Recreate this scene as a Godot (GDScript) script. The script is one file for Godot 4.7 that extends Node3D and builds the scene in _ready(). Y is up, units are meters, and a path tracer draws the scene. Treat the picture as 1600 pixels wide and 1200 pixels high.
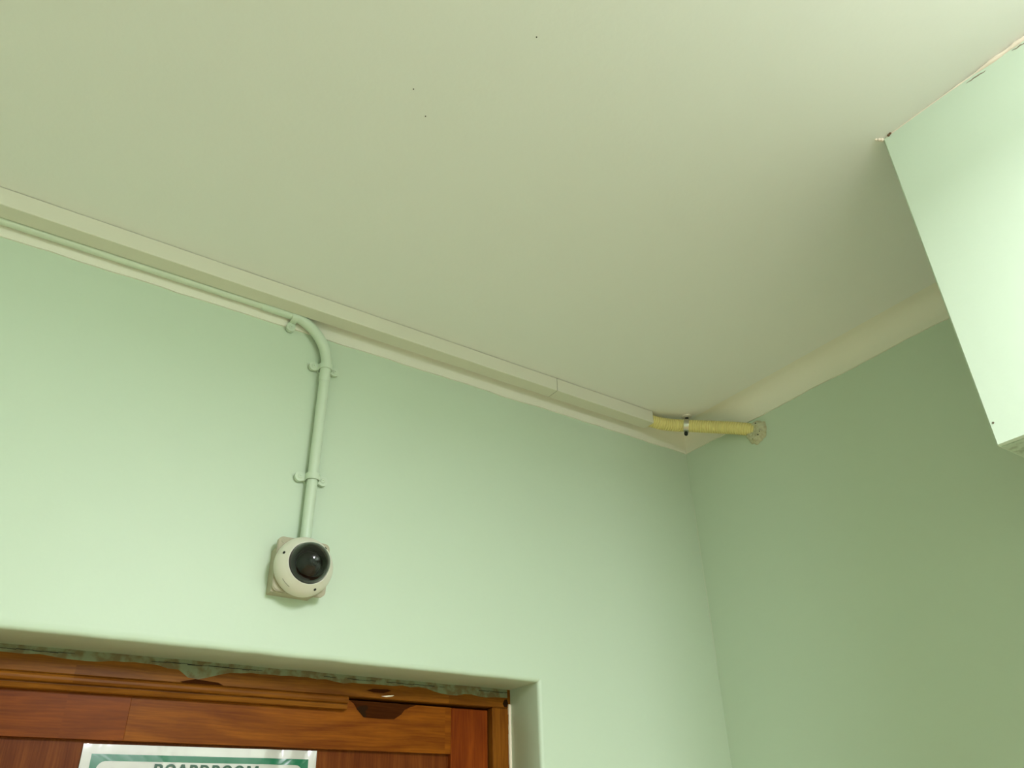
extends Node3D

const CEIL := 2.805          # ceiling height
const HEAD := 2.0885         # underside of the masonry door head
const JAMB := -0.548         # right side of the door opening
const JAMB_FAR := -1.786     # left side of the door opening
const FRAME_Z := -0.107      # face of the timber door frame
const BULK_X := -0.5107      # face of the bulkhead
const BULK_Z := 0.987
const BULK_Y := 2.2277

var M := {}
var taken := {}
var noise := FastNoiseLite.new()

# ---------------------------------------------------------------- mesh builder
class MB:
	var v := PackedVector3Array()
	var g := PackedInt32Array()
	var next_group := 1
	func tri(a: Vector3, b: Vector3, c: Vector3, group := -1):
		if (b - a).cross(c - a).length() < 1e-12: return
		v.append(a); v.append(b); v.append(c); g.append(group)
	func quad(a: Vector3, b: Vector3, c: Vector3, d: Vector3, group := -1):
		tri(a, b, c, group); tri(a, c, d, group)
	func new_group() -> int:
		next_group += 1
		return next_group
	# convex face turned away from the given inner point
	func face(pts: Array, inner: Vector3):
		var n: Vector3 = (pts[1] - pts[0]).cross(pts[2] - pts[0])
		var p := pts.duplicate()
		if n.dot(pts[0] - inner) < 0: p.reverse()
		for i in range(1, p.size() - 1): tri(p[0], p[i], p[i + 1])
	func box(lo: Vector3, hi: Vector3, bev := 0.0):
		var c := (lo + hi) / 2
		var h := (hi - lo) / 2
		var P := func(sx: int, sy: int, sz: int, axis: int) -> Vector3:
			var q := Vector3(h.x, h.y, h.z) - Vector3.ONE * bev
			q[axis] = h[axis]
			return c + Vector3(sx * q.x, sy * q.y, sz * q.z)
		for a in 3:
			var b := (a + 1) % 3
			var d := (a + 2) % 3
			for s in [-1, 1]:
				var f := []
				for k in [[-1, -1], [1, -1], [1, 1], [-1, 1]]:
					var sg := [0, 0, 0]
					sg[a] = s; sg[b] = k[0]; sg[d] = k[1]
					f.append(P.call(sg[0], sg[1], sg[2], a))
				face(f, c)
			if bev > 0:
				for s1 in [-1, 1]:
					for s2 in [-1, 1]:
						var f := []
						for k in [[-1, b], [1, b], [1, d], [-1, d]]:
							var sg := [0, 0, 0]
							sg[a] = k[0]; sg[b] = s1; sg[d] = s2
							f.append(P.call(sg[0], sg[1], sg[2], k[1]))
						face(f, c)
		if bev > 0:
			for sx in [-1, 1]:
				for sy in [-1, 1]:
					for sz in [-1, 1]:
						face([P.call(sx, sy, sz, 0), P.call(sx, sy, sz, 1), P.call(sx, sy, sz, 2)], c)
	# polygon swept along a straight line; at(p, h) gives the point
	func extrude(poly: PackedVector2Array, h0: float, h1: float, at: Callable, smooth := false):
		var n := poly.size()
		var grp := new_group() if smooth else -1
		for i in n:
			var a := poly[i]
			var b := poly[(i + 1) % n]
			quad(at.call(a, h0), at.call(b, h0), at.call(b, h1), at.call(a, h1), grp)
		var t := Geometry2D.triangulate_polygon(poly)
		var ccw := not Geometry2D.is_polygon_clockwise(poly)
		for i in range(0, t.size(), 3):
			var A := poly[t[i]]
			var B := poly[t[i + 1]]
			var C := poly[t[i + 2]]
			if ((B - A).cross(C - A) > 0) != ccw:
				var tmp := B; B = C; C = tmp
			tri(at.call(A, h1), at.call(B, h1), at.call(C, h1))
			tri(at.call(A, h0), at.call(C, h0), at.call(B, h0))
	# profile (radius, height) turned about w through o
	func lathe(profile: Array, o: Vector3, u: Vector3, w: Vector3, segs := 48, wob = null):
		var vv := w.cross(u)
		var grp := new_group()
		for i in profile.size() - 1:
			if i > 0:
				var d0: Vector2 = (profile[i] - profile[i - 1])
				var d1: Vector2 = (profile[i + 1] - profile[i])
				if absf(d0.angle_to(d1)) > 0.62: grp = new_group()
			for k in segs:
				var q := []
				for c in [[i, k], [i, k + 1], [i + 1, k + 1], [i + 1, k]]:
					var a: float = TAU * (c[1] % segs) / segs
					var p: Vector2 = profile[c[0]]
					if wob != null: p = wob.call(p, a)
					q.append(o + (u * cos(a) + vv * sin(a)) * p.x + w * p.y)
				quad(q[0], q[1], q[2], q[3], grp)
	# tube along a path; radii one per point
	func tube(path: PackedVector3Array, radii: PackedFloat32Array, segs := 20):
		var n := path.size()
		var t0 := (path[1] - path[0]).normalized()
		var side := t0.cross(Vector3.UP if absf(t0.y) < 0.9 else Vector3.RIGHT).normalized()
		var rings := []
		for i in n:
			var t := (path[mini(i + 1, n - 1)] - path[maxi(i - 1, 0)]).normalized()
			side = (side - t * side.dot(t)).normalized()
			var up := t.cross(side)
			var ring := PackedVector3Array()
			for k in segs:
				var a := TAU * k / segs
				ring.append(path[i] + (side * cos(a) + up * sin(a)) * radii[i])
			rings.append(ring)
		var grp := new_group()
		for i in n - 1:
			if absf(radii[i + 1] - radii[i]) > (path[i + 1] - path[i]).length() * 0.9: grp = new_group()
			elif i > 0 and absf(radii[i] - radii[i - 1]) > (path[i] - path[i - 1]).length() * 0.9: grp = new_group()
			for k in segs:
				var j := (k + 1) % segs
				quad(rings[i][k], rings[i][j], rings[i + 1][j], rings[i + 1][k], grp)
		for e in [0, n - 1]:
			for k in segs:
				var j := (k + 1) % segs
				if e == 0: tri(path[0], rings[0][j], rings[0][k])
				else: tri(path[e], rings[e][k], rings[e][j])
	func ball(c: Vector3, r: float, segs := 24, from := -90.0, to := 90.0, w := Vector3.BACK):
		var pr := []
		for i in 13:
			var a := deg_to_rad(lerpf(from, to, i / 12.0))
			pr.append(Vector2(maxf(r * cos(a), 0.0), r * sin(a)))
		lathe(pr, c, Vector3.RIGHT if absf(w.x) < 0.9 else Vector3.UP, w, segs)

func world_of(n: Node) -> Vector3:
	var p := Vector3.ZERO
	while n is Node3D and n != self:
		p += n.position
		n = n.get_parent()
	return p

# commits the shape as ONE mesh; points are given in room coordinates
func build(called: String, mb: MB, mat: Material, parent: Node = self, grain := "", flip := true) -> MeshInstance3D:
	var off := world_of(parent)
	var vol := 0.0
	var mid := Vector3.ZERO
	for p in mb.v: mid += p
	mid /= maxf(mb.v.size(), 1)
	for i in range(0, mb.v.size(), 3):
		vol += (mb.v[i] - mid).dot((mb.v[i + 1] - mid).cross(mb.v[i + 2] - mid))
	var inside_out := vol < 0 and flip
	var st := SurfaceTool.new()
	st.begin(Mesh.PRIMITIVE_TRIANGLES)
	for i in range(0, mb.v.size(), 3):
		st.set_smooth_group(mb.g[i / 3])
		for k in ([0, 1, 2] if inside_out else [0, 2, 1]):
			var p: Vector3 = mb.v[i + k]
			if grain == "x": st.set_uv(Vector2(p.x / 0.7, (p.y + p.z) / 0.2))
			elif grain == "y": st.set_uv(Vector2(p.y / 0.7 + 0.31, (p.x + p.z) / 0.2))
			elif grain == "xy": st.set_uv(Vector2(p.x, p.y))
			st.add_vertex(p - off)
	st.generate_normals()
	var o := MeshInstance3D.new()
	o.name = called
	o.mesh = st.commit()
	o.material_override = mat
	parent.add_child(o, true)
	if parent == self: o.name = numbered(called)
	return o

func numbered(called: String) -> String:
	var k: int = taken.get(called, 0)
	taken[called] = k + 1
	return called if k == 0 else "%s_%03d" % [called, k]

func tag(o: Node, label: String, category: String, kind := "", group := "") -> Node:
	o.set_meta("label", label); o.set_meta("category", category)
	if kind: o.set_meta("kind", kind)
	if group: o.set_meta("group", group)
	return o

func thing(called: String, at: Vector3, label: String, category: String, kind := "", group := "") -> Node3D:
	var o := Node3D.new()
	o.name = numbered(called)
	add_child(o)
	o.position = at
	tag(o, label, category, kind, group)
	return o

# ---------------------------------------------------------------- materials
func flat(c: Color, rough := 0.6, metal := 0.0) -> StandardMaterial3D:
	var m := StandardMaterial3D.new()
	m.albedo_color = c
	m.roughness = rough
	m.metallic = metal
	return m

func paint(c: Color, rough: float, scale: float, depth: float, sd: int) -> StandardMaterial3D:
	var m := flat(c, rough)
	var n := FastNoiseLite.new()
	n.seed = sd
	n.noise_type = FastNoiseLite.TYPE_SIMPLEX_SMOOTH
	n.frequency = 0.02
	n.fractal_octaves = 4
	var t := NoiseTexture2D.new()
	t.width = 512; t.height = 512; t.seamless = true
	t.noise = n; t.as_normal_map = true; t.bump_strength = 4.0
	m.normal_enabled = true
	m.normal_texture = t
	m.normal_scale = depth
	m.uv1_triplanar = true
	m.uv1_world_triplanar = true
	m.uv1_scale = Vector3.ONE * scale
	return m

# varnished pine: long streaks, ring bands, a few knots
func timber(light: Color, dark: Color, sd: int, knots: Array, rough := 0.42) -> StandardMaterial3D:
	var w := 640
	var h := 200
	var im := Image.create(w, h, false, Image.FORMAT_RGB8)
	var n := FastNoiseLite.new()
	n.seed = sd; n.frequency = 1.0; n.fractal_octaves = 3
	for y in h:
		for x in w:
			var u := float(x) / w
			var vv := float(y) / h
			var warp := n.get_noise_2d(u * 1.6, vv * 1.5) * 0.55
			var kd := 0.0
			for k in knots:
				var d := Vector2((u - k.x) * 3.5, vv - k.y).length()
				warp += 0.20 * exp(-d * d / (k.z * k.z * 6.0))
				kd = maxf(kd, smoothstep(k.z * 1.25, k.z * 0.55, d + 0.02 * n.get_noise_2d(u * 40.0, vv * 20.0)))
			var ring := 0.5 + 0.5 * sin((vv * 3.0 + warp) * TAU * 1.7)
			var streak := n.get_noise_2d(u * 5.0, vv * 46.0 + warp * 3.0)
			var fine := n.get_noise_2d(u * 22.0 + 9.0, vv * 150.0)
			var blotch := n.get_noise_2d(u * 3.0 + 40.0, vv * 2.0)
			var f := clampf(0.50 + 0.34 * (ring - 0.5) + 0.42 * streak + 0.16 * fine + 0.35 * blotch, 0.0, 1.0)
			var c := light.lerp(dark, f)
			c = c.lerp(Color(dark.r * 0.55, dark.g * 0.5, dark.b * 0.55), kd * 0.85)
			im.set_pixel(x, y, c)
	im.generate_mipmaps()
	var m := flat(Color.WHITE, rough)
	m.albedo_texture = ImageTexture.create_from_image(im)
	m.clearcoat_enabled = true
	m.clearcoat = 0.08
	m.clearcoat_roughness = 0.3
	m.metallic_specular = 0.14
	return m

func speckled(base: Color, spot: Color, sd: int, low: float, high: float, freq: float) -> StandardMaterial3D:
	var n := FastNoiseLite.new()
	n.seed = sd; n.frequency = freq; n.fractal_octaves = 4
	var r := Gradient.new()
	r.offsets = PackedFloat32Array([0.0, low, high, 1.0])
	r.colors = PackedColorArray([spot, spot, base, base])
	var t := NoiseTexture2D.new()
	t.width = 512; t.height = 512; t.seamless = true; t.noise = n; t.color_ramp = r
	var m := flat(Color.WHITE, 0.7)
	m.albedo_texture = t
	m.uv1_triplanar = true
	m.uv1_world_triplanar = true
	m.uv1_scale = Vector3.ONE * 3.0
	return m

func _ready():
	# ------------------------------------------------------------ camera, environment, exposure, light
	var cam := Camera3D.new()
	cam.name = "camera"
	cam.fov = 51.76
	cam.near = 0.02
	cam.transform = Transform3D(Basis(
		Vector3(0.82786335, -0.02024825, 0.56056425),
		Vector3(-0.27226709, 0.85922533, 0.433131),
		Vector3(-0.49042115, -0.51119648, 0.70580823)), Vector3(-1.57044, 1.78, 1.4))
	add_child(cam)
	cam.current = true
	var we := WorldEnvironment.new()
	we.name = "world_environment"
	var env := Environment.new()
	env.background_mode = Environment.BG_COLOR
	env.background_color = Color(0.02, 0.02, 0.02)
	env.tonemap_mode = Environment.TONE_MAPPER_LINEAR
	env.tonemap_exposure = 1.0
	env.sdfgi_enabled = true
	env.ssao_enabled = true
	env.ssil_enabled = true
	we.environment = env
	add_child(we)
	# the room's fluorescent fitting on the ceiling, above and behind the photographer
	var lamp_at := Vector3(-1.02, 2.70, 2.2)
	var lamp_size := Vector2(0.24, 1.2)
	var lamp_power := 22.2
	var side_share := 0.52
	var lamp_color := Color(0.965, 0.96, 1.0)
	# one light just in front of each glowing face of the opal cover: below, two sides, near end
	var lamp_high := 0.07
	var down := lamp_power * lamp_size.x * lamp_size.y
	var side := lamp_power * side_share * lamp_high * lamp_size.y
	var tip := lamp_power * side_share * lamp_high * lamp_size.x
	var hx0 := lamp_size.x / 2 + 0.006
	var hz0 := lamp_size.y / 2 + 0.006
	for q in [[Vector3(0, -0.041, 0), Vector3(-90, 0, 0), Vector2(lamp_size.x, lamp_size.y), down],
			[Vector3(hx0, 0, 0), Vector3(0, -90, 0), Vector2(lamp_size.y, lamp_high), side],
			[Vector3(-hx0, 0, 0), Vector3(0, 90, 0), Vector2(lamp_size.y, lamp_high), side],
			[Vector3(0, 0, -hz0), Vector3(0, 0, 0), Vector2(lamp_size.x, lamp_high), tip],
			[Vector3(0, 0, hz0), Vector3(0, 180, 0), Vector2(lamp_size.x, lamp_high), tip]]:
		var al := AreaLight3D.new()
		al.name = "ceiling_lamp_light"
		al.area_size = q[2]
		al.area_normalize_energy = true
		al.light_energy = q[3]
		al.light_color = lamp_color
		al.area_range = 12.0
		al.area_attenuation = 2.0
		al.shadow_enabled = true
		al.position = lamp_at + q[0]
		al.rotation_degrees = q[1]
		add_child(al, true)

	noise.seed = 7
	noise.frequency = 1.0
	noise.fractal_octaves = 3
	make_materials()
	room(lamp_at, lamp_size)
	coving()
	bulkhead()
	door()
	trunking()
	conduit()
	camera_unit()
	hose()

func make_materials():
	M.wall = paint(Color(0.79, 0.856, 0.766), 0.5, 3.0, 0.06, 3)
	M.ceiling = paint(Color(0.93, 0.94, 0.915), 0.8, 6.0, 0.10, 5)
	M.coving = paint(Color(0.925, 0.92, 0.855), 0.6, 5.0, 0.08, 9)
	M.trunking = flat(Color(0.865, 0.86, 0.785), 0.45)
	M.floor = flat(Color(0.80, 0.70, 0.54), 0.4)
	M.pipe = flat(Color(0.805, 0.866, 0.78), 0.38)
	M.pipe_pale = flat(Color(0.825, 0.872, 0.785), 0.4)  # paler conduit paint, bounced light on the horizontal run put into the colour
	M.box = flat(Color(0.69, 0.665, 0.56), 0.55)
	M.housing = flat(Color(0.87, 0.86, 0.795), 0.4)
	M.plaque = flat(Color(0.52, 0.52, 0.46), 0.5)
	M.black = flat(Color(0.03, 0.032, 0.03), 0.4)
	M.joint_dark = flat(Color(0.38, 0.37, 0.29), 0.9)
	M.grime_dark = flat(Color(0.22, 0.22, 0.15), 0.9)
	M.dark = flat(Color(0.10, 0.085, 0.065), 0.8)
	M.lens_body = flat(Color(0.11, 0.12, 0.11), 0.3)
	M.lens = flat(Color(0.01, 0.01, 0.012), 0.05)
	var d := flat(Color(0.03, 0.04, 0.033, 0.70), 0.03)
	d.transparency = BaseMaterial3D.TRANSPARENCY_ALPHA
	M.dome = d
	M.hose = flat(Color(0.91, 0.865, 0.57), 0.45)
	M.foam = speckled(Color(0.80, 0.80, 0.68), Color(0.70, 0.68, 0.52), 21, 0.25, 0.5, 0.05)
	M.steel = flat(Color(0.80, 0.79, 0.75), 0.28, 1.0)
	M.steel_dark = flat(Color(0.22, 0.24, 0.22), 0.4, 0.8)
	M.plaster = flat(Color(0.93, 0.88, 0.80), 0.8)
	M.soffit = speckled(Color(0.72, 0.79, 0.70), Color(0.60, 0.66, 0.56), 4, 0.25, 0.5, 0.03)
	M.rail = timber(Color(0.58, 0.33, 0.07), Color(0.41, 0.20, 0.035), 11, [Vector3(0.865, 0.62, 0.05), Vector3(0.27, 0.58, 0.03)])
	M.rail_dark = timber(Color(0.53, 0.27, 0.06), Color(0.39, 0.185, 0.035), 12, [Vector3(0.885, 0.60, 0.06)])
	M.stile = timber(Color(0.56, 0.27, 0.07), Color(0.40, 0.16, 0.04), 13, [])
	M.panel = timber(Color(0.48, 0.26, 0.10), Color(0.35, 0.16, 0.05), 14, [])
	M.frame = timber(Color(0.58, 0.36, 0.11), Color(0.41, 0.23, 0.055), 15, [])
	M.shaded_smear = speckled(Color(0.50, 0.52, 0.40), Color(0.44, 0.38, 0.25), 8, 0.30, 0.62, 0.02)  # thin paint over brown wood, darkened to stand for shade in the recess
	M.stain = timber(Color(0.29, 0.15, 0.06), Color(0.21, 0.10, 0.035), 16, [], 0.85)
	M.stain.metallic_specular = 0.04
	M.stain.clearcoat_enabled = false
	M.stain_deep = flat(Color(0.18, 0.11, 0.055), 0.8)
	M.stain_deep.metallic_specular = 0.1
	var p := flat(Color(0.78, 0.77, 0.745), 0.3)
	p.clearcoat_enabled = true
	p.clearcoat = 1.0
	p.clearcoat_roughness = 0.06
	M.paper = p
	M.green_ink = flat(Color(0.12, 0.44, 0.31), 0.25)
	M.green_text = flat(Color(0.16, 0.33, 0.25), 0.3)

func box_mesh(called: String, lo: Vector3, hi: Vector3, mat: Material, parent: Node = self, bev := 0.0, grain := "") -> MeshInstance3D:
	var mb := MB.new()
	mb.box(lo, hi, bev)
	return build(called, mb, mat, parent, grain)

# ---------------------------------------------------------------- room shell
func room(lamp_at: Vector3, lamp_size: Vector2):
	var c := box_mesh("ceiling", Vector3(-3.2, CEIL, -0.3), Vector3(0.2, CEIL + 0.15, 3.8), M.ceiling)
	tag(c, "smooth off-white ceiling with a faint green cast", "ceiling", "structure")
	for q in [Vector2(-1.112, 0.824), Vector2(-1.219, 0.645), Vector2(-1.178, 0.609)]:
		var s := MB.new()
		s.lathe([Vector2(0, -0.0008), Vector2(0.0010, -0.0006), Vector2(0.0013, 0.0004), Vector2(0, 0.0005)], Vector3(q.x, CEIL, q.y), Vector3.RIGHT, Vector3.UP, 10)
		build("nail_head", s, M.grime_dark, c)
	var f := box_mesh("floor", Vector3(-3.2, -0.15, -0.3), Vector3(0.2, 0, 3.8), M.floor)
	tag(f, "dull brown floor of the passage", "floor", "structure")
	var r := box_mesh("wall_right", Vector3(0, 0, -0.2), Vector3(0.15, CEIL, 3.6), M.wall)
	tag(r, "mint green wall at the right, shaded beneath the bulkhead", "wall", "structure")
	var seam := MB.new()
	seam.tube(PackedVector3Array([Vector3(-0.0004, 2.18, 0.0004), Vector3(-0.0007, 2.3, 0.0007), Vector3(-0.0005, 2.42, 0.0005), Vector3(-0.0007, 2.56, 0.0007), Vector3(-0.0004, 2.62, 0.0004)]), PackedFloat32Array([0.0006, 0.0013, 0.0009, 0.0012, 0.0004]), 8)
	build("corner_line", seam, M.pipe_pale, r)  # thin pale line down the wall corner
	var l := box_mesh("wall_left", Vector3(-3.15, 0, -0.2), Vector3(-3.0, CEIL, 3.6), M.wall)
	tag(l, "mint green wall closing the left side of the passage", "wall", "structure")
	var b := box_mesh("wall_front", Vector3(-3.15, 0, 3.6), Vector3(0.15, CEIL, 3.75), M.wall)
	tag(b, "mint green wall behind the photographer", "wall", "structure")
	# back wall with the rounded door opening
	var rr := 0.008
	var w := MB.new()
	for z in [0.0, -0.2]:
		var rects := [[-3.0, HEAD + rr, 0.0, CEIL], [-3.0, 0.0, JAMB_FAR - rr, HEAD + rr], [JAMB + rr, 0.0, 0.0, HEAD + rr]]
		for q in rects:
			var a := Vector3(q[0], q[1], z)
			var e := Vector3(q[2], q[3], z)
			if z == 0.0: w.quad(a, Vector3(e.x, a.y, z), e, Vector3(a.x, e.y, z))
			else: w.quad(a, Vector3(a.x, e.y, z), e, Vector3(e.x, a.y, z))
	var prof := []
	for i in 7:
		var t := i / 6.0 * PI / 2
		prof.append(Vector2(rr * (1 - sin(t)), -rr * (1 - cos(t))))
	prof.append(Vector2(0, -0.011)); prof.append(Vector2(0, -0.2 + 0.001)); prof.append(Vector2(rr, -0.2))
	var edge := func(k: int, p: Vector2) -> Vector3:      # k = 0..60 along the head
		var t := k / 60.0
		var x := lerpf(JAMB_FAR - p.x, JAMB + p.x, t)
		var free := 1.0 if p.x < rr * 0.99 else 0.0
		var drop := 0.0055 * (JAMB - x) / 0.95 * clampf(free * 2.0 - p.x / rr, 0.0, 1.0)
		return Vector3(x, HEAD + p.x - drop + free * 0.0012 * noise.get_noise_2d(x * 9.0, 2.0), p.y)
	for i in prof.size() - 1:
		var p0: Vector2 = prof[i]
		var p1: Vector2 = prof[i + 1]
		for k in 60:
			w.quad(edge.call(k, p0), edge.call(k + 1, p0), edge.call(k + 1, p1), edge.call(k, p1), 2)
		for side in [0, 1]:
			var h0: Vector3 = edge.call(60 * side, p0)
			var h1: Vector3 = edge.call(60 * side, p1)
			for k in 24:
				var y0 := k / 24.0
				var y1 := (k + 1) / 24.0
				var q := []
				for e in [[h0, y0, p0], [h0, y1, p0], [h1, y1, p1], [h1, y0, p1]]:
					var P: Vector3 = e[0]
					var wob := 0.0012 * noise.get_noise_2d(e[1] * 20.0, 9.0 + side) * (1.0 if e[2].x < rr * 0.99 else 0.0) * (1.0 if e[1] < 0.999 else 0.0)
					q.append(Vector3(P.x + wob, P.y * e[1], P.z))
				if side == 1: w.quad(q[0], q[3], q[2], q[1], 3)
				else: w.quad(q[0], q[1], q[2], q[3], 4)
	var wb := build("wall_back", w, M.wall, self, "", false)
	tag(wb, "mint green painted wall with a rounded door recess", "wall", "structure")
	# plaster edges exposed along the back of the recess
	var crack := MB.new()
	var x := -1.60
	while x < -0.56:
		var here := noise.get_noise_2d(x * 7.0, 33.0) > -0.1
		if here:
			var y0 := HEAD - 0.0068 - 0.0055 * (JAMB - x) / 0.95 + 0.0015 * noise.get_noise_2d(x * 30.0, 4.0)
			crack.box(Vector3(x, y0 - 0.0005 - 0.001 * noise.get_noise_2d(x * 60.0, 8.0), FRAME_Z - 0.001), Vector3(x + 0.0125, y0 + 0.0005, FRAME_Z + 0.0012))
		x += 0.012
	build("shrinkage_crack", crack, M.dark, wb).set_meta("kind", "stuff")
	var lip := MB.new()
	var y := 1.2
	while y < 2.05:
		var t := 0.0016 + 0.0012 * noise.get_noise_2d(y * 40.0, 5.0)
		lip.box(Vector3(JAMB - 0.004 - t, y, FRAME_Z - 0.001), Vector3(JAMB + 0.001, y + 0.02, FRAME_Z + 0.0015 + t))
		y += 0.0195
	build("plaster_edge", lip, M.plaster, wb).set_meta("kind", "stuff")
	# ceiling light fitting, out of the frame
	var lamp := thing("ceiling_light", lamp_at, "long slim fluorescent ceiling light behind the photographer", "ceiling light")
	var hx := lamp_size.x / 2
	var hz := lamp_size.y / 2
	var tray := MB.new()
	tray.box(lamp_at + Vector3(-hx - 0.006, 0.036, -hz - 0.006), lamp_at + Vector3(hx + 0.006, 0.062, hz + 0.006), 0.004)
	build("housing", tray, M.trunking, lamp)
	for s in [-1, 1]:
		var rod := MB.new()
		rod.tube(PackedVector3Array([lamp_at + Vector3(0, 0.06, s * hz * 0.7), Vector3(lamp_at.x, CEIL, lamp_at.z + s * hz * 0.7)]), PackedFloat32Array([0.008, 0.008]), 12)
		build("hanger", rod, M.trunking, lamp)
	var glow := flat(Color(0.95, 0.95, 0.9), 0.5)
	glow.emission_enabled = true
	glow.emission = Color(1.0, 0.985, 0.88)
	glow.emission_energy_multiplier = 3.0
	box_mesh("diffuser", lamp_at + Vector3(-hx, -0.036, -hz), lamp_at + Vector3(hx, 0.0355, hz), glow, lamp, 0.004)

func coving():
	var pr := []
	pr.append(Vector2(-0.004, 2.750)); pr.append(Vector2(0.0035, 2.750))
	for i in 9:
		var a := PI - i / 8.0 * PI / 2
		pr.append(Vector2(0.056 + 0.0525 * cos(a), 2.7520 + 0.0525 * sin(a)))
	pr.append(Vector2(0.068, CEIL + 0.0004))
	for wall in [0, 1]:
		var mb := MB.new()
		var n := 120
		var at := func(k: int, p: Vector2) -> Vector3:
			var t := k / float(n)
			var s := -p.x + (-3.0 + p.x) * t if wall == 0 else p.x + (BULK_Z + 0.01 - p.x) * t
			var low := clampf((2.7525 - p.y) / 0.0015, 0.0, 1.0)
			var dy := (0.0030 * noise.get_noise_2d(s * 6.0, 1.0 + wall * 40.0) + 0.0012 * noise.get_noise_2d(s * 34.0, 5.0)) * low
			return Vector3(s, p.y + dy, p.x) if wall == 0 else Vector3(-p.x, p.y + dy, s)
		for i in pr.size() - 1:
			var gr := 2 if i >= 2 and i < pr.size() - 2 else -1
			for k in n:
				mb.quad(at.call(k, pr[i]), at.call(k + 1, pr[i]), at.call(k + 1, pr[i + 1]), at.call(k, pr[i + 1]), gr)
		# closing side against wall and ceiling keeps the plaster solid
		var last: int = pr.size() - 1
		for k in n:
			var a: Vector3 = at.call(k, pr[last])
			var b: Vector3 = at.call(k + 1, pr[last])
			var c: Vector3 = at.call(k + 1, pr[0])
			var d: Vector3 = at.call(k, pr[0])
			var back := Vector3(0, 0, -0.004) if wall == 0 else Vector3(0.004, 0, 0)
			var e := Vector3(c.x, CEIL + 0.002, c.z)
			var f := Vector3(d.x, CEIL + 0.002, d.z)
			mb.quad(a, b, e, f); mb.quad(f, e, c, d)
		var o := build("trim_%d" % (wall + 1), mb, M.coving)
		if wall == 0: tag(o, "cream plaster coving along the door wall, behind the trunking", "coving", "structure")
		else: tag(o, "cream plaster coving along the shaded right wall", "coving", "structure")

func bulkhead():
	var mb := MB.new()
	mb.box(Vector3(BULK_X, BULK_Y, BULK_Z), Vector3(0.0, CEIL, 3.6), 0.0025)
	var o := build("wall_bulkhead", mb, M.wall)
	tag(o, "boxed bulkhead hanging from the ceiling at upper right, brightly lit mint face", "bulkhead", "structure")
	box_mesh("soffit", Vector3(BULK_X + 0.004, BULK_Y - 0.0012, BULK_Z + 0.004), Vector3(-0.002, BULK_Y + 0.001, 3.59), M.soffit, o)
	# uneven filler along the joint with the ceiling
	var path := PackedVector3Array()
	var rad := PackedFloat32Array()
	for i in 150:
		var z := BULK_Z + 0.006 + i * 0.009
		var grow := smoothstep(0.06, 0.25, z - BULK_Z)
		path.append(Vector3(BULK_X + 0.001, CEIL - 0.0015 - 0.003 * grow, z))
		rad.append(maxf(0.0012, 0.0014 + grow * (0.0022 + 0.0050 * noise.get_noise_2d(z * 26.0, 60.0))))
	var fb := MB.new()
	fb.tube(path, rad, 10)
	build("filler_bead", fb, M.plaster, o)
	var rng := RandomNumberGenerator.new()
	rng.seed = 5
	for q in [[1.13, 0.030, 0.010], [1.20, 0.020, 0.011], [1.245, 0.055, 0.012], [1.32, 0.03, 0.014], [1.385, 0.05, 0.012]]:
		var pp := PackedVector3Array()
		var rr := PackedFloat32Array()
		for i in 9:
			var t := i / 8.0
			pp.append(Vector3(BULK_X - 0.0002, CEIL - q[2] - 0.002 * t + rng.randf_range(-0.0008, 0.0008), q[0] + q[1] * t))
			rr.append(0.0002 + 0.0006 * sin(PI * t))
		var cr := MB.new()
		cr.tube(pp, rr, 6)
		build("filler_crack", cr, flat(Color(0.50, 0.42, 0.33), 0.9), o)
	var chip := MB.new()
	for q in [[-0.0045, -0.0012, -0.0035, 0.0026], [-0.001, -0.0022, -0.0006, 0.0030], [-0.0085, -0.0006, -0.0065, 0.0020]]:
		chip.ball(Vector3(BULK_X + q[0], CEIL + q[1], BULK_Z + q[2]), q[3], 9)
	build("plaster_chip", chip, M.plaster, o)
	var hole := MB.new()
	hole.ball(Vector3(BULK_X - 0.0006, CEIL - 0.0020, BULK_Z + 0.0115), 0.0024, 8)
	hole.ball(Vector3(BULK_X - 0.0012, CEIL - 0.0012, BULK_Z + 0.0150), 0.0018, 8)
	build("nail_hole", hole, flat(Color(0.44, 0.32, 0.22), 0.9), o)
	for q in [[2.2607, 0.9935, 0.0015], [2.66, 1.22, 0.0011]]:
		var s := MB.new()
		s.lathe([Vector2(0, 0.0006), Vector2(q[2], 0.0005), Vector2(q[2], -0.0005), Vector2(0, -0.0005)], Vector3(BULK_X, q[0], q[1]), Vector3.UP, Vector3.LEFT, 9)
		build("paint_nick", s, flat(Color(0.36, 0.32, 0.24), 0.9), o)

# ---------------------------------------------------------------- door
func ragged(poly: Array, z0: float, z1: float) -> MB:
	var mb := MB.new()
	mb.extrude(PackedVector2Array(poly), z0, z1, func(p: Vector2, h: float) -> Vector3: return Vector3(p.x, p.y, h))
	return mb

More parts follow.
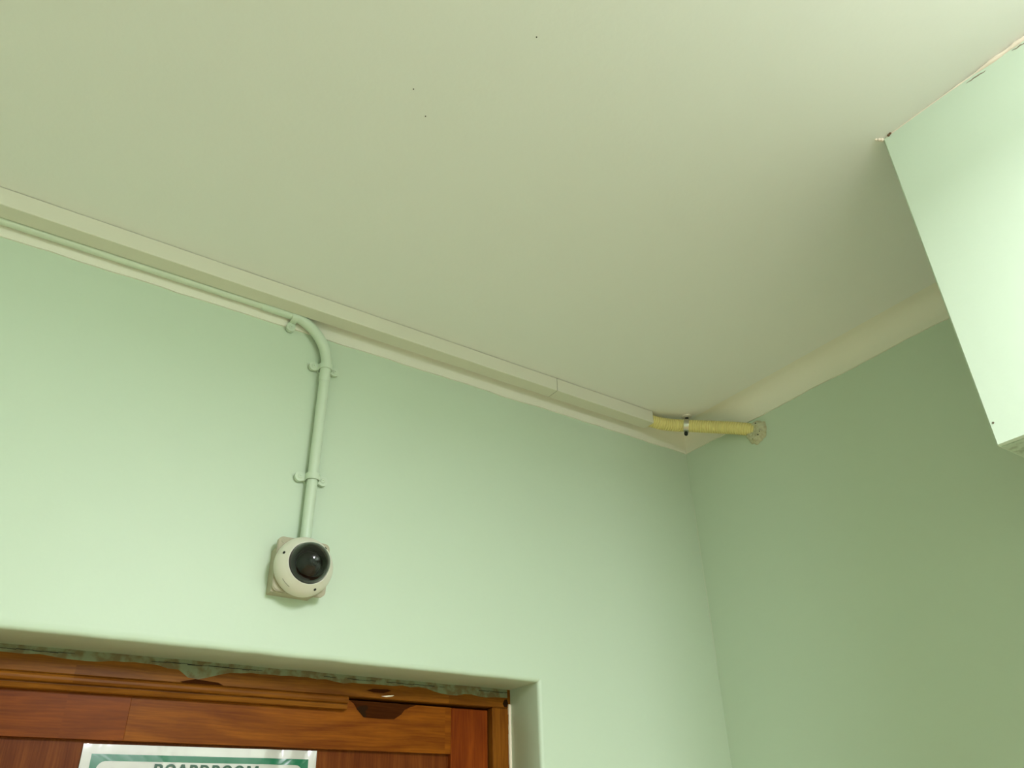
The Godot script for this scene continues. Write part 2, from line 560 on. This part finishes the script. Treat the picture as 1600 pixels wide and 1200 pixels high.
func door():
	var tilt := deg_to_rad(0.42)
	var pivot := Vector3(-0.62, 2.0, 0)
	# frame: head, two jambs, the moulded stop bead that has broken off on the right
	var fr := thing("trim_3", Vector3(-1.167, 0, FRAME_Z), "varnished pine door frame set deep in the green recess", "door frame", "structure")
	box_mesh("head", Vector3(-1.79, 2.0505, -0.195), Vector3(-0.546, 2.16, FRAME_Z), M.frame, fr, 0.0015, "x")
	box_mesh("jamb", Vector3(-0.5925, 0, -0.195), Vector3(-0.546, 2.0503, FRAME_Z - 0.0005), M.frame, fr, 0.002, "y")
	box_mesh("jamb", Vector3(-1.79, 0, -0.195), Vector3(-1.742, 2.0503, FRAME_Z - 0.0005), M.frame, fr, 0.002, "y")
	box_mesh("rebate", Vector3(-1.741, 2.02, -0.195), Vector3(-0.593, 2.0503, -0.1635), M.frame, fr, 0.0, "x")
	box_mesh("rebate", Vector3(-0.615, 0, -0.195), Vector3(-0.593, 2.0198, -0.1635), M.frame, fr, 0.0, "y")
	var bead := MB.new()
	# (y, z) outline of the stop: a rounded upper reed, a quirk, a square lower fillet
	var pts := PackedVector2Array()
	pts.append(Vector2(2.0503, -0.121)); pts.append(Vector2(2.0503, -0.109))
	for i in 6:
		var a := PI / 2 - i / 5.0 * PI
		pts.append(Vector2(2.0435 + 0.0062 * sin(a), -0.106 + 0.0035 * cos(a)))
	pts.append(Vector2(2.0365, -0.110)); pts.append(Vector2(2.0355, -0.110)); pts.append(Vector2(2.0345, -0.1065))
	pts.append(Vector2(2.0275, -0.1085)); pts.append(Vector2(2.0265, -0.1105)); pts.append(Vector2(2.0265, -0.121))
	bead.extrude(pts, -1.741, -0.9225, func(p: Vector2, h: float) -> Vector3: return Vector3(h, p.x, p.y))
	build("stop_bead", bead, M.frame, fr, "x")
	# uneven green paint carried over on to the head, recess shade in its colour
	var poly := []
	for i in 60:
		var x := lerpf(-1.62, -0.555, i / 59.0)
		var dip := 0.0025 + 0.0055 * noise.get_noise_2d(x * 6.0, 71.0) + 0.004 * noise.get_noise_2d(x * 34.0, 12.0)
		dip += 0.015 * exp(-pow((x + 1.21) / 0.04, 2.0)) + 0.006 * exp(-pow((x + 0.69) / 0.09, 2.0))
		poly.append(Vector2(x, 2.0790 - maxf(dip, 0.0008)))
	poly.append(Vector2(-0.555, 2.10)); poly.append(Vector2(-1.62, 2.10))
	build("paint_smear", ragged(poly, FRAME_Z - 0.0004, FRAME_Z + 0.0005), M.shaded_smear, fr)
	build("scorch_mark", ragged([Vector2(-0.885, 2.0635), Vector2(-0.872, 2.0672), Vector2(-0.84, 2.0682), Vector2(-0.832, 2.066), Vector2(-0.848, 2.061), Vector2(-0.87, 2.0605)], FRAME_Z - 0.0004, FRAME_Z + 0.0004), M.stain, fr)
	build("scorch_mark", ragged([Vector2(-1.235, 2.053), Vector2(-1.21, 2.059), Vector2(-1.17, 2.056), Vector2(-1.16, 2.0518), Vector2(-1.23, 2.0515)], FRAME_Z - 0.0004, FRAME_Z + 0.0004), M.stain, fr)
	build("splinter", ragged([Vector2(-0.853, 2.0545), Vector2(-0.838, 2.0572), Vector2(-0.826, 2.0580), Vector2(-0.829, 2.0560), Vector2(-0.842, 2.0538)], FRAME_Z - 0.0004, FRAME_Z + 0.0014), M.plaster, fr)
	build("knot_hole", ragged([Vector2(-0.563, 2.052), Vector2(-0.567, 2.059), Vector2(-0.562, 2.067), Vector2(-0.556, 2.068), Vector2(-0.553, 2.06), Vector2(-0.556, 2.052)], FRAME_Z - 0.0004, FRAME_Z + 0.0004), M.stain_deep, fr)
	# leaf
	var lf := thing("door_1", Vector3(-1.167, 0, -0.14), "brown varnished panelled door with a sign, a dark stain along its top rail", "door", "structure")
	var z := -0.121
	box_mesh("top_rail", Vector3(-1.304, 1.958, -0.162), Vector3(-0.6862, 2.0455, z), M.rail, lf, 0.0003, "x")
	box_mesh("top_rail", Vector3(-1.648, 1.958, -0.162), Vector3(-1.3041, 2.0455, z), M.rail_dark, lf, 0.0003, "x")
	box_mesh("stile", Vector3(-0.686, 0.005, -0.162), Vector3(-0.5965, 2.0455, z), M.stile, lf, 0.0015, "y")
	box_mesh("stile", Vector3(-1.738, 0.005, -0.162), Vector3(-1.6482, 2.0455, z), M.stile, lf, 0.0015, "y")
	box_mesh("bottom_rail", Vector3(-1.648, 0.005, -0.162), Vector3(-0.6862, 0.22, z), M.rail, lf, 0.0015, "x")
	box_mesh("panel", Vector3(-1.655, 0.21, -0.155), Vector3(-0.68, 1.965, -0.1315), M.panel, lf, 0.0, "y")
	var sp := build("stain_patch", ragged([Vector2(-0.912, 2.0450), Vector2(-0.904, 2.040), Vector2(-0.897, 2.031), Vector2(-0.881, 2.0165), Vector2(-0.85, 2.0155), Vector2(-0.816, 2.0165), Vector2(-0.801, 2.026), Vector2(-0.794, 2.035), Vector2(-0.781, 2.041), Vector2(-0.768, 2.0450)], z - 0.0004, z + 0.0006), M.stain, lf, "x")
	sp.set_meta("label", "dark stained patch left on the top rail")
	build("deep_stain", ragged([Vector2(-0.898, 2.031), Vector2(-0.892, 2.036), Vector2(-0.878, 2.0385), Vector2(-0.873, 2.034), Vector2(-0.879, 2.027), Vector2(-0.876, 2.0165), Vector2(-0.882, 2.0165)], z + 0.0005, z + 0.0008), M.stain_deep, sp)
	# sign taped to the panel
	var x0 := -1.3567
	var x1 := -0.9644
	var y1 := 1.9548
	var y0 := y1 - 0.277
	var zs := -0.1300
	var sg := thing("door_sign", Vector3((x0 + x1) / 2, y0, zs), "laminated white sign with a green border reading BOARDROOM, on the door", "sign")
	var rip := func(x: float, y: float) -> float:
		var near := exp(-(y1 - y) / 0.055)
		var a := 0.0016 * sin((x - x0) * 95.0 + 3.0 * noise.get_noise_2d(x * 7.0, 3.0)) * smoothstep(-1.16, -1.05, x)
		var b := 0.0010 * exp(-pow((x + 1.237 - (y1 - y) * 0.2) / 0.006, 2.0))
		return zs + 0.0012 + 0.0022 * (1.0 - exp(-(y1 - y) / 0.03)) + near * (a + b + 0.0003 * noise.get_noise_2d(x * 30.0, y * 12.0))
	var sh := MB.new()
	var nx := 130
	var ny := 40
	for i in nx:
		for j in ny:
			var q := []
			for c in [[i, j], [i + 1, j], [i + 1, j + 1], [i, j + 1]]:
				var xx: float = lerpf(x0, x1, c[0] / float(nx))
				var yy: float = lerpf(y0, y1, c[1] / float(ny))
				q.append(Vector3(xx, yy, rip.call(xx, yy)))
			sh.quad(q[0], q[1], q[2], q[3], 2)
	for i in nx:
		for e in [y0, y1]:
			var xa := lerpf(x0, x1, i / float(nx))
			var xb := lerpf(x0, x1, (i + 1) / float(nx))
			var t := [Vector3(xa, e, rip.call(xa, e)), Vector3(xb, e, rip.call(xb, e)), Vector3(xb, e, zs), Vector3(xa, e, zs)]
			if e == y1: t.reverse()
			sh.quad(t[3], t[2], t[1], t[0])
	sh.quad(Vector3(x0, y0, zs), Vector3(x0, y1, zs), Vector3(x1, y1, zs), Vector3(x1, y0, zs))
	build("sheet", sh, M.paper, sg, "", false)
	var bd := MB.new()
	var m0 := 0.0145
	var m1 := 0.0245
	var outer := []
	var inner := []
	var rc := 0.014
	var steps := 60
	var border_pt := func(s: float, m: float, r: float) -> Vector2:
		var w := (x1 - x0) / 2 - m
		var h := (y1 - y0) / 2 - m
		var a := s * TAU
		var dvec := Vector2(cos(a), sin(a))
		var k := minf(w / maxf(absf(dvec.x), 1e-6), h / maxf(absf(dvec.y), 1e-6))
		var p := dvec * k
		if r > 0:
			var cx := w - r
			var cy := h - r
			if absf(p.x) > cx and absf(p.y) > cy:
				var cc := Vector2(signf(p.x) * cx, signf(p.y) * cy)
				p = cc + (p - cc).normalized() * r
		return p + Vector2((x0 + x1) / 2, (y0 + y1) / 2)
	var ang := []
	for i in 720: ang.append(i / 720.0)
	var ca := atan2((y1 - y0) / 2 - m0, (x1 - x0) / 2 - m0) / TAU
	for e in [ca, 0.5 - ca, 0.5 + ca, 1.0 - ca]: ang.append(e)
	ang.sort()
	for i in ang.size():
		var sa: float = ang[i]
		var sb: float = ang[(i + 1) % ang.size()]
		var q := []
		for e in [[sa, m0, 0.0], [sb, m0, 0.0], [sb, m1, rc], [sa, m1, rc]]:
			var p: Vector2 = border_pt.call(e[0], e[1], e[2])
			q.append(Vector3(p.x, p.y, rip.call(p.x, p.y) + 0.0003))
		bd.quad(q[3], q[2], q[1], q[0])
	var bo := build("border", bd, M.green_ink, sg, "", false)
	var tm := TextMesh.new()
	var sf := SystemFont.new()
	sf.font_names = PackedStringArray(["Droid Sans"])
	sf.font_weight = 700
	tm.font = sf
	tm.text = "BOARDROOM"
	tm.font_size = 96
	tm.pixel_size = 0.001
	tm.depth = 0.4
	tm.curve_step = 1.0
	var ab := tm.get_aabb()
	var k := 0.174 / ab.size.x
	var tx := MeshInstance3D.new()
	tx.name = "lettering"
	tx.mesh = tm
	tx.material_override = M.green_text
	sg.add_child(tx, true)
	tx.scale = Vector3(k, k, 0.001)
	var centre := ab.get_center() * k
	tx.position = Vector3(-1.1570 - centre.x, 1.9275 - ab.end.y * k, zs + 0.0042) - sg.position
	for o in [fr, lf, sg]:
		var rel: Vector3 = o.position - pivot
		var extra := deg_to_rad(0.35) if o == sg else 0.0
		o.position = pivot + rel.rotated(Vector3.BACK, tilt)
		o.rotation.z = tilt + extra
	sg.position += Vector3(-0.0015, -0.001, 0)

# ---------------------------------------------------------------- trunking
func trunking():
	var spans := [[-3.0, -0.5087], [-0.5073, -0.185]]
	var labels := ["long run of cream cable trunking under the ceiling above the camera", "short end length of cream trunking that the yellow hose enters"]
	for i in 2:
		var a: float = spans[i][0]
		var b: float = spans[i][1]
		var o := thing("cable_trunking", Vector3((a + b) / 2, CEIL, 0.049), labels[i], "trunking", "", "cream trunking lengths along the ceiling")
		box_mesh("base", Vector3(a + 0.01, CEIL - 0.0025, 0.0325), Vector3(b - 0.01, CEIL, 0.0655), M.trunking, o)
		var z0 := 0.030
		var z1 := 0.0685
		var y0 := CEIL - 0.0362
		var y1 := CEIL - 0.0012
		var t := 0.0018
		var c := 0.0012
		var u := PackedVector2Array([Vector2(z0, y1), Vector2(z0, y0 + c), Vector2(z0 + c, y0), Vector2(z1 - c, y0), Vector2(z1, y0 + c), Vector2(z1, y1),
			Vector2(z1 - t, y1), Vector2(z1 - t, y0 + t), Vector2(z0 + t, y0 + t), Vector2(z0 + t, y1)])
		var mb := MB.new()
		mb.extrude(u, a, b, func(p: Vector2, h: float) -> Vector3: return Vector3(h, p.y, p.x))
		build("cover", mb, M.trunking, o)
		if i == 0:      # dark strip set into the butt joint
			var j := MB.new()
			var v := PackedVector2Array()
			for p in u: v.append(Vector2(p.x, p.y) + Vector2(0.0004 if p.x < 0.05 else -0.0004, 0.0004 if p.y < 2.79 else 0.0))
			j.extrude(v, b, b + 0.0012, func(p: Vector2, h: float) -> Vector3: return Vector3(h, p.y, p.x))
			build("joint_line", j, M.joint_dark, o)

# ---------------------------------------------------------------- conduit and its saddles
func conduit():
	var zc := 0.0165
	var xv := -1.0865
	var yh := 2.7737
	var R := 0.098
	var o := thing("conduit", Vector3(xv, 2.2855, zc), "mint-painted round conduit bending down from the coving to the camera box", "conduit")
	var h := MB.new()
	h.tube(PackedVector3Array([Vector3(-3.0, yh, 0.0185), Vector3(-2.0, yh, 0.0185), Vector3(-1.225, yh, 0.0185)]), PackedFloat32Array([0.0098, 0.0098, 0.0098]), 24)
	build("pipe_length", h, M.pipe_pale, o)
	var v := MB.new()
	v.tube(PackedVector3Array([Vector3(xv, 2.645, zc), Vector3(xv, 2.5, zc), Vector3(xv, 2.2858, zc)]), PackedFloat32Array([0.0104, 0.0104, 0.0104]), 24)
	build("pipe_length", v, M.pipe, o)
	var path := PackedVector3Array()
	var rad := PackedFloat32Array()
	path.append(Vector3(-1.238, yh, 0.0185)); rad.append(0.0106)
	path.append(Vector3(-1.236, yh, 0.0185)); rad.append(0.0113)
	path.append(Vector3(-1.205, yh, 0.0185)); rad.append(0.0113)
	for i in 17:
		var a := PI / 2 - i / 16.0 * PI / 2
		path.append(Vector3(xv - R + R * cos(a), yh - R + R * sin(a), lerpf(0.0185, zc + 0.0005, i / 16.0)))
		rad.append(0.0113)
	path.append(Vector3(xv, 2.638, zc)); rad.append(0.0115)
	path.append(Vector3(xv, 2.636, zc)); rad.append(0.0108)
	var b := MB.new()
	b.tube(path, rad, 24)
	build("bend", b, M.pipe, o)
	# saddles
	var s0 := saddle(Vector3(xv, 2.671, 0.0), true, "painted pipe saddle just below the conduit's bend")
	var s1 := s0.duplicate()
	s1.name = numbered("pipe_saddle")
	add_child(s1)
	s1.position = Vector3(xv, 2.419, 0.0)
	s1.set_meta("label", "painted pipe saddle midway up the vertical conduit above the camera")
	var s2 := saddle(Vector3(-1.1665, yh - 0.0030, 0.0), false, "painted pipe saddle with one lug hanging over the coving edge")
	s2.rotation.z = deg_to_rad(83)

func saddle(at: Vector3, both: bool, label: String) -> Node3D:
	var o := thing("pipe_saddle", at, label, "pipe saddle", "", "painted saddles holding the conduit")
	var w := 0.0065
	var r := 0.0121
	var zc := 0.0168
	var outer := []
	var inner := []
	for i in 21:
		var a := PI * i / 20.0
		outer.append(Vector2(cos(a) * (r + 0.0014), zc + sin(a) * (r + 0.0014)))
		inner.append(Vector2(cos(a) * r, zc + sin(a) * r))
	var pts := []
	pts.append(Vector2(r + 0.0014, 0.009))
	pts.append_array(outer)
	pts.append(Vector2(-r - 0.0014, 0.009)); pts.append(Vector2(-r, 0.009))
	inner.reverse()
	pts.append_array(inner)
	pts.append(Vector2(r, 0.009))
	var st := MB.new()
	st.extrude(PackedVector2Array(pts), -w, w, func(p: Vector2, h: float) -> Vector3: return at + Vector3(p.x, h, p.y))
	build("strap", st, M.pipe, o)
	var bs := MB.new()
	bs.lathe([Vector2(0, 0.0), Vector2(0.0135, 0.0), Vector2(0.0135, 0.0045), Vector2(0, 0.0045)], at, Vector3.RIGHT, Vector3.BACK, 28)
	build("base", bs, M.pipe, o)
	for s in ([-1, 1] if both else [-1]):
		var c := at + Vector3(s * 0.0232, 0, 0)
		var tb := MB.new()
		# rounded lug: a disc with a short neck back to the strap
		var lug := PackedVector2Array()
		for i in 15:
			var a := deg_to_rad(-110 + 220 * i / 14.0)
			lug.append(Vector2(s * cos(a) * 0.0098, sin(a) * 0.0098))
		lug.append(Vector2(-s * 0.0115, 0.0065)); lug.append(Vector2(-s * 0.0115, -0.0065))
		tb.extrude(lug, 0.0035, 0.0100, func(p: Vector2, h: float) -> Vector3: return c + Vector3(p.x, p.y, h))
		tb.lathe([Vector2(0, 0.0), Vector2(0.006, 0.0), Vector2(0.006, 0.0036), Vector2(0, 0.0036)], c, Vector3.RIGHT, Vector3.BACK, 16)
		var lugm := build("lug", tb, M.pipe, o)
		var sc := MB.new()
		sc.lathe([Vector2(0, 0.0096), Vector2(0.0050, 0.0096), Vector2(0.0050, 0.0108), Vector2(0.0036, 0.0120), Vector2(0.0016, 0.0120), Vector2(0.0012, 0.0106), Vector2(0, 0.0106)], c, Vector3.RIGHT, Vector3.BACK, 16)
		build("screw", sc, M.pipe, lugm)
	return o

# ---------------------------------------------------------------- security camera
func camera_unit():
	var cx := -1.092
	var cy := 2.2335
	var C := Vector3(cx, cy, 0)
	var o := thing("security_camera", Vector3(cx, 2.1875, 0), "off-white dome security camera on a beige square box, below the conduit", "security camera")
	var at := func(p: Vector2, h: float) -> Vector3: return Vector3(p.x, p.y, h)
	var body := MB.new()
	body.extrude(PackedVector2Array([Vector2(-1.1413, 2.1862), Vector2(-1.0643, 2.1860), Vector2(-1.0435, 2.2080), Vector2(-1.0435, 2.2640), Vector2(-1.0640, 2.2850), Vector2(-1.1200, 2.2850), Vector2(-1.1413, 2.2660)]), 0.0, 0.0245, at)
	var bx := build("mounting_box", body, M.box, o)
	var plate := MB.new()
	var pp := PackedVector2Array()
	var r := 0.0105
	for q in [[-1.0425, 2.2865, 0], [-1.1415, 2.2865, 90], [-1.1415, 2.1868, 180], [-1.0425, 2.1868, 270]]:
		var sx := -1.0 if q[0] > -1.09 else 1.0
		var sy := -1.0 if q[1] > 2.23 else 1.0
		for i in 7:
			var a := deg_to_rad(q[2] + 15.0 * i)
			pp.append(Vector2(q[0] + sx * r + r * cos(a), q[1] + sy * r + r * sin(a)))
	plate.extrude(pp, 0.0245, 0.0305, at)
	var pin := PackedVector2Array()
	for p in pp: pin.append(Vector2(cx, 2.2375) + (p - Vector2(cx, 2.2375)) * 0.975)
	plate.extrude(pin, 0.0305, 0.0318, at)
	build("cover_plate", plate, M.box, bx)
	for q in [Vector2(-1.1325, 2.2775), Vector2(-1.0515, 2.1975)]:
		var sc := MB.new()
		sc.lathe([Vector2(0, 0.0316), Vector2(0.0032, 0.0316), Vector2(0.0028, 0.0325), Vector2(0, 0.0326)], Vector3(q.x, q.y, 0), Vector3.RIGHT, Vector3.BACK, 14)
		build("screw", sc, M.box, bx)
	var hs := MB.new()
	hs.lathe([Vector2(0, 0.0316), Vector2(0.0515, 0.0316), Vector2(0.0532, 0.0335), Vector2(0.0540, 0.038), Vector2(0.0538, 0.0435), Vector2(0.0527, 0.0482), Vector2(0.0504, 0.0530), Vector2(0.0475, 0.0573),
		Vector2(0.0440, 0.0615), Vector2(0.0412, 0.0645), Vector2(0.0398, 0.0664), Vector2(0.0390, 0.0672), Vector2(0.0379, 0.0672), Vector2(0.0371, 0.0664), Vector2(0.0368, 0.052), Vector2(0, 0.052)], C, Vector3.RIGHT, Vector3.BACK, 72)
	var hm := build("housing", hs, M.housing, o)
	for a in [162.9, -66.2, 48.4]:
		var d := Vector2.from_angle(deg_to_rad(a))
		var n := Vector3(d.x * 0.76, d.y * 0.76, 0.65).normalized()
		var p := C + Vector3(d.x, d.y, 0) * 0.0468 + Vector3(0, 0, 0.0580)
		var well := MB.new()
		var side := n.cross(Vector3(-d.y, d.x, 0)).normalized()
		well.lathe([Vector2(0, -0.004), Vector2(0.0025, -0.004), Vector2(0.0025, 0.0007), Vector2(0.0018, 0.0009), Vector2(0, 0.0009)], p, side, n, 14)
		build("screw", well, M.black, hm)
	# small engraved name strip, too small to read
	var strip := MB.new()
	var q0 := PackedVector3Array()
	var rr := PackedFloat32Array()
	for i in 9:
		var a := deg_to_rad(lerpf(-142.5, -121.0, i / 8.0))
		q0.append(C + Vector3(cos(a) * 0.0503, sin(a) * 0.0503, 0.0529))
		rr.append(0.0006)
	strip.tube(q0, rr, 6)
	build("name_strip", strip, M.plaque, hm)
	# camera head behind the smoked dome
	var lc := C + Vector3(0, 0, 0.062)
	var aim := Vector3(0.24, -0.14, 1.0).normalized()
	var shroud := MB.new()
	shroud.lathe([Vector2(0, 0.0525), Vector2(0.0362, 0.0525), Vector2(0.0362, 0.061), Vector2(0.031, 0.064), Vector2(0.026, 0.066), Vector2(0.024, 0.058), Vector2(0, 0.058)], C, Vector3.RIGHT, Vector3.BACK, 40)
	build("shroud", shroud, M.black, o)
	var ball := MB.new()
	ball.ball(lc + Vector3(0, 0, 0.001), 0.0215, 36)
	var bl := build("camera_head", ball, M.lens_body, o)
	var side := aim.cross(Vector3.UP).normalized()
	var barrel := MB.new()
	barrel.lathe([Vector2(0, 0.018), Vector2(0.0078, 0.018), Vector2(0.0078, 0.0255), Vector2(0.0066, 0.0268), Vector2(0.0056, 0.0262), Vector2(0.0048, 0.0235), Vector2(0, 0.0235)], lc, side, aim, 28)
	build("lens_barrel", barrel, flat(Color(0.26, 0.27, 0.26), 0.3), bl)
	var gl := MB.new()
	gl.lathe([Vector2(0, 0.0260), Vector2(0.0022, 0.0256), Vector2(0.0040, 0.0247), Vector2(0.0047, 0.0236), Vector2(0, 0.0234)], lc, side, aim, 24)
	build("lens", gl, M.lens, bl)
	var dm := MB.new()
	var pr := []
	for i in 25:
		var a := PI / 2 * i / 24.0
		pr.append(Vector2(0.0366 * cos(a) if i < 24 else 0.0, 0.0668 + 0.0372 * sin(a)))
	dm.lathe(pr, C, Vector3.RIGHT, Vector3.BACK, 72)
	build("dome", dm, M.dome, o)

# ---------------------------------------------------------------- yellow hose, its clamp and the filler round its hole
func hose():
	var cv := Curve3D.new()
	cv.bake_interval = 0.001
	for p in [Vector3(-0.235, 2.7868, 0.0493), Vector3(-0.188, 2.7862, 0.0495), Vector3(-0.150, 2.7790, 0.0620), Vector3(-0.115, 2.7773, 0.0770), Vector3(-0.0857, 2.7765, 0.0934), Vector3(-0.040, 2.7525, 0.165), Vector3(-0.020, 2.7350, 0.210), Vector3(0.010, 2.7120, 0.262)]:
		cv.add_point(p)
	for i in range(1, cv.point_count - 1):
		var t := (cv.get_point_position(i + 1) - cv.get_point_position(i - 1)) / 6.0
		cv.set_point_in(i, -t * 0.8); cv.set_point_out(i, t * 0.8)
	var L := cv.get_baked_length()
	var pitch := 0.0064
	var path := PackedVector3Array()
	var rad := PackedFloat32Array()
	var n := int(L / pitch * 6)
	for i in n + 1:
		var s := L * i / n
		path.append(cv.sample_baked(s, true))
		var ph := fposmod(s / pitch, 1.0)
		rad.append(0.0148 + 0.0024 * smoothstep(0.0, 0.25, ph) * (1.0 - smoothstep(0.62, 0.88, ph)))
	var mb := MB.new()
	mb.tube(path, rad, 22)
	var o := thing("flexible_hose", Vector3(-0.1, 2.74, 0.135), "yellow ribbed flexible hose from the trunking end into the right wall", "hose")
	build("hose", mb, M.hose, o)
	# clamp
	var s := 0.0
	var best := 1e9
	for i in 400:
		var p := cv.sample_baked(L * i / 400.0, true)
		if absf(p.x + 0.0857) < best: best = absf(p.x + 0.0857); s = L * i / 400.0
	var c := cv.sample_baked(s, true)
	var ax := (cv.sample_baked(s + 0.01, true) - cv.sample_baked(s - 0.01, true)).normalized()
	var up := (Vector3.UP - ax * ax.y).normalized()
	var side := ax.cross(up)
	var cl := thing("pipe_clamp", Vector3(c.x, CEIL, c.z), "shiny metal pipe clamp holding the yellow hose under the ceiling", "pipe clamp")
	var band := MB.new()
	band.lathe([Vector2(0.0172, -0.0066), Vector2(0.0186, -0.0066), Vector2(0.0190, -0.0045), Vector2(0.0182, 0.0), Vector2(0.0190, 0.0045), Vector2(0.0186, 0.0066), Vector2(0.0172, 0.0066), Vector2(0.0172, -0.0066)], c, up, ax, 36)
	build("band", band, M.steel, cl)
	var ears := MB.new()
	for k in [-1, 1]:
		var q: Vector3 = c - up * 0.0218 - side * 0.004 + side * k * 0.0022
		var tube_pts := PackedVector3Array([q - side * 0.0008, q + side * 0.0008])
		ears.tube(tube_pts, PackedFloat32Array([0.0052, 0.0052]), 14)
	build("lug", ears, M.steel_dark, cl)
	var bolt := MB.new()
	var q := c - up * 0.0218 - side * 0.004
	bolt.tube(PackedVector3Array([q - side * 0.008, q - side * 0.0045, q - side * 0.0044, q + side * 0.0044, q + side * 0.0045, q + side * 0.0075]), PackedFloat32Array([0.0036, 0.0036, 0.0018, 0.0018, 0.0036, 0.0036]), 6)
	build("bolt", bolt, M.steel_dark, cl)
	var top := c + up * 0.0188
	var stud := MB.new()
	var gap := CEIL - top.y
	stud.lathe([Vector2(0, -0.001), Vector2(0.0048, -0.001), Vector2(0.0048, gap - 0.003), Vector2(0, gap - 0.003)], top, Vector3.RIGHT, Vector3.UP, 14)
	build("stud", stud, M.steel_dark, cl)
	var rose := MB.new()
	rose.lathe([Vector2(0, -0.0045), Vector2(0.009, -0.0045), Vector2(0.0130, -0.0030), Vector2(0.0140, 0.0), Vector2(0, 0.0)], Vector3(top.x, CEIL, top.z), Vector3.RIGHT, Vector3.UP, 24)
	build("rosette", rose, M.housing, cl)
	# filler collar
	var fm := thing("filler_collar", Vector3(0, 2.711, 0.25), "lumpy beige filler around the hole where the yellow hose enters the wall", "filler")
	var fo := MB.new()
	var wob := func(p: Vector2, a: float) -> Vector2:
		var e := noise.get_noise_3d(cos(a) * 1.6 + p.x * 12.0, sin(a) * 1.6, p.y * 25.0)
		return Vector2(p.x * (1.0 + 0.22 * e), p.y * (1.0 + 0.15 * e))
	fo.lathe([Vector2(0, -0.001), Vector2(0.031, -0.001), Vector2(0.0305, 0.0025), Vector2(0.028, 0.007), Vector2(0.024, 0.0115), Vector2(0.0185, 0.0145), Vector2(0.0165, 0.0135), Vector2(0, 0.0130)], Vector3(0, 2.7105, 0.2515), Vector3.UP, Vector3.LEFT, 44, wob)
	build("filler", fo, M.foam, fm)
	var rng := RandomNumberGenerator.new()
	rng.seed = 3
	for i in 6:
		var a := rng.randf() * TAU
		var rr := rng.randf_range(0.0175, 0.021)
		var b := MB.new()
		b.ball(Vector3(-0.0135 - rng.randf() * 0.001, 2.7105 + sin(a) * rr, 0.2515 + cos(a) * rr), rng.randf_range(0.0012, 0.0022), 8)
		build("pit", b, M.dark, fm)
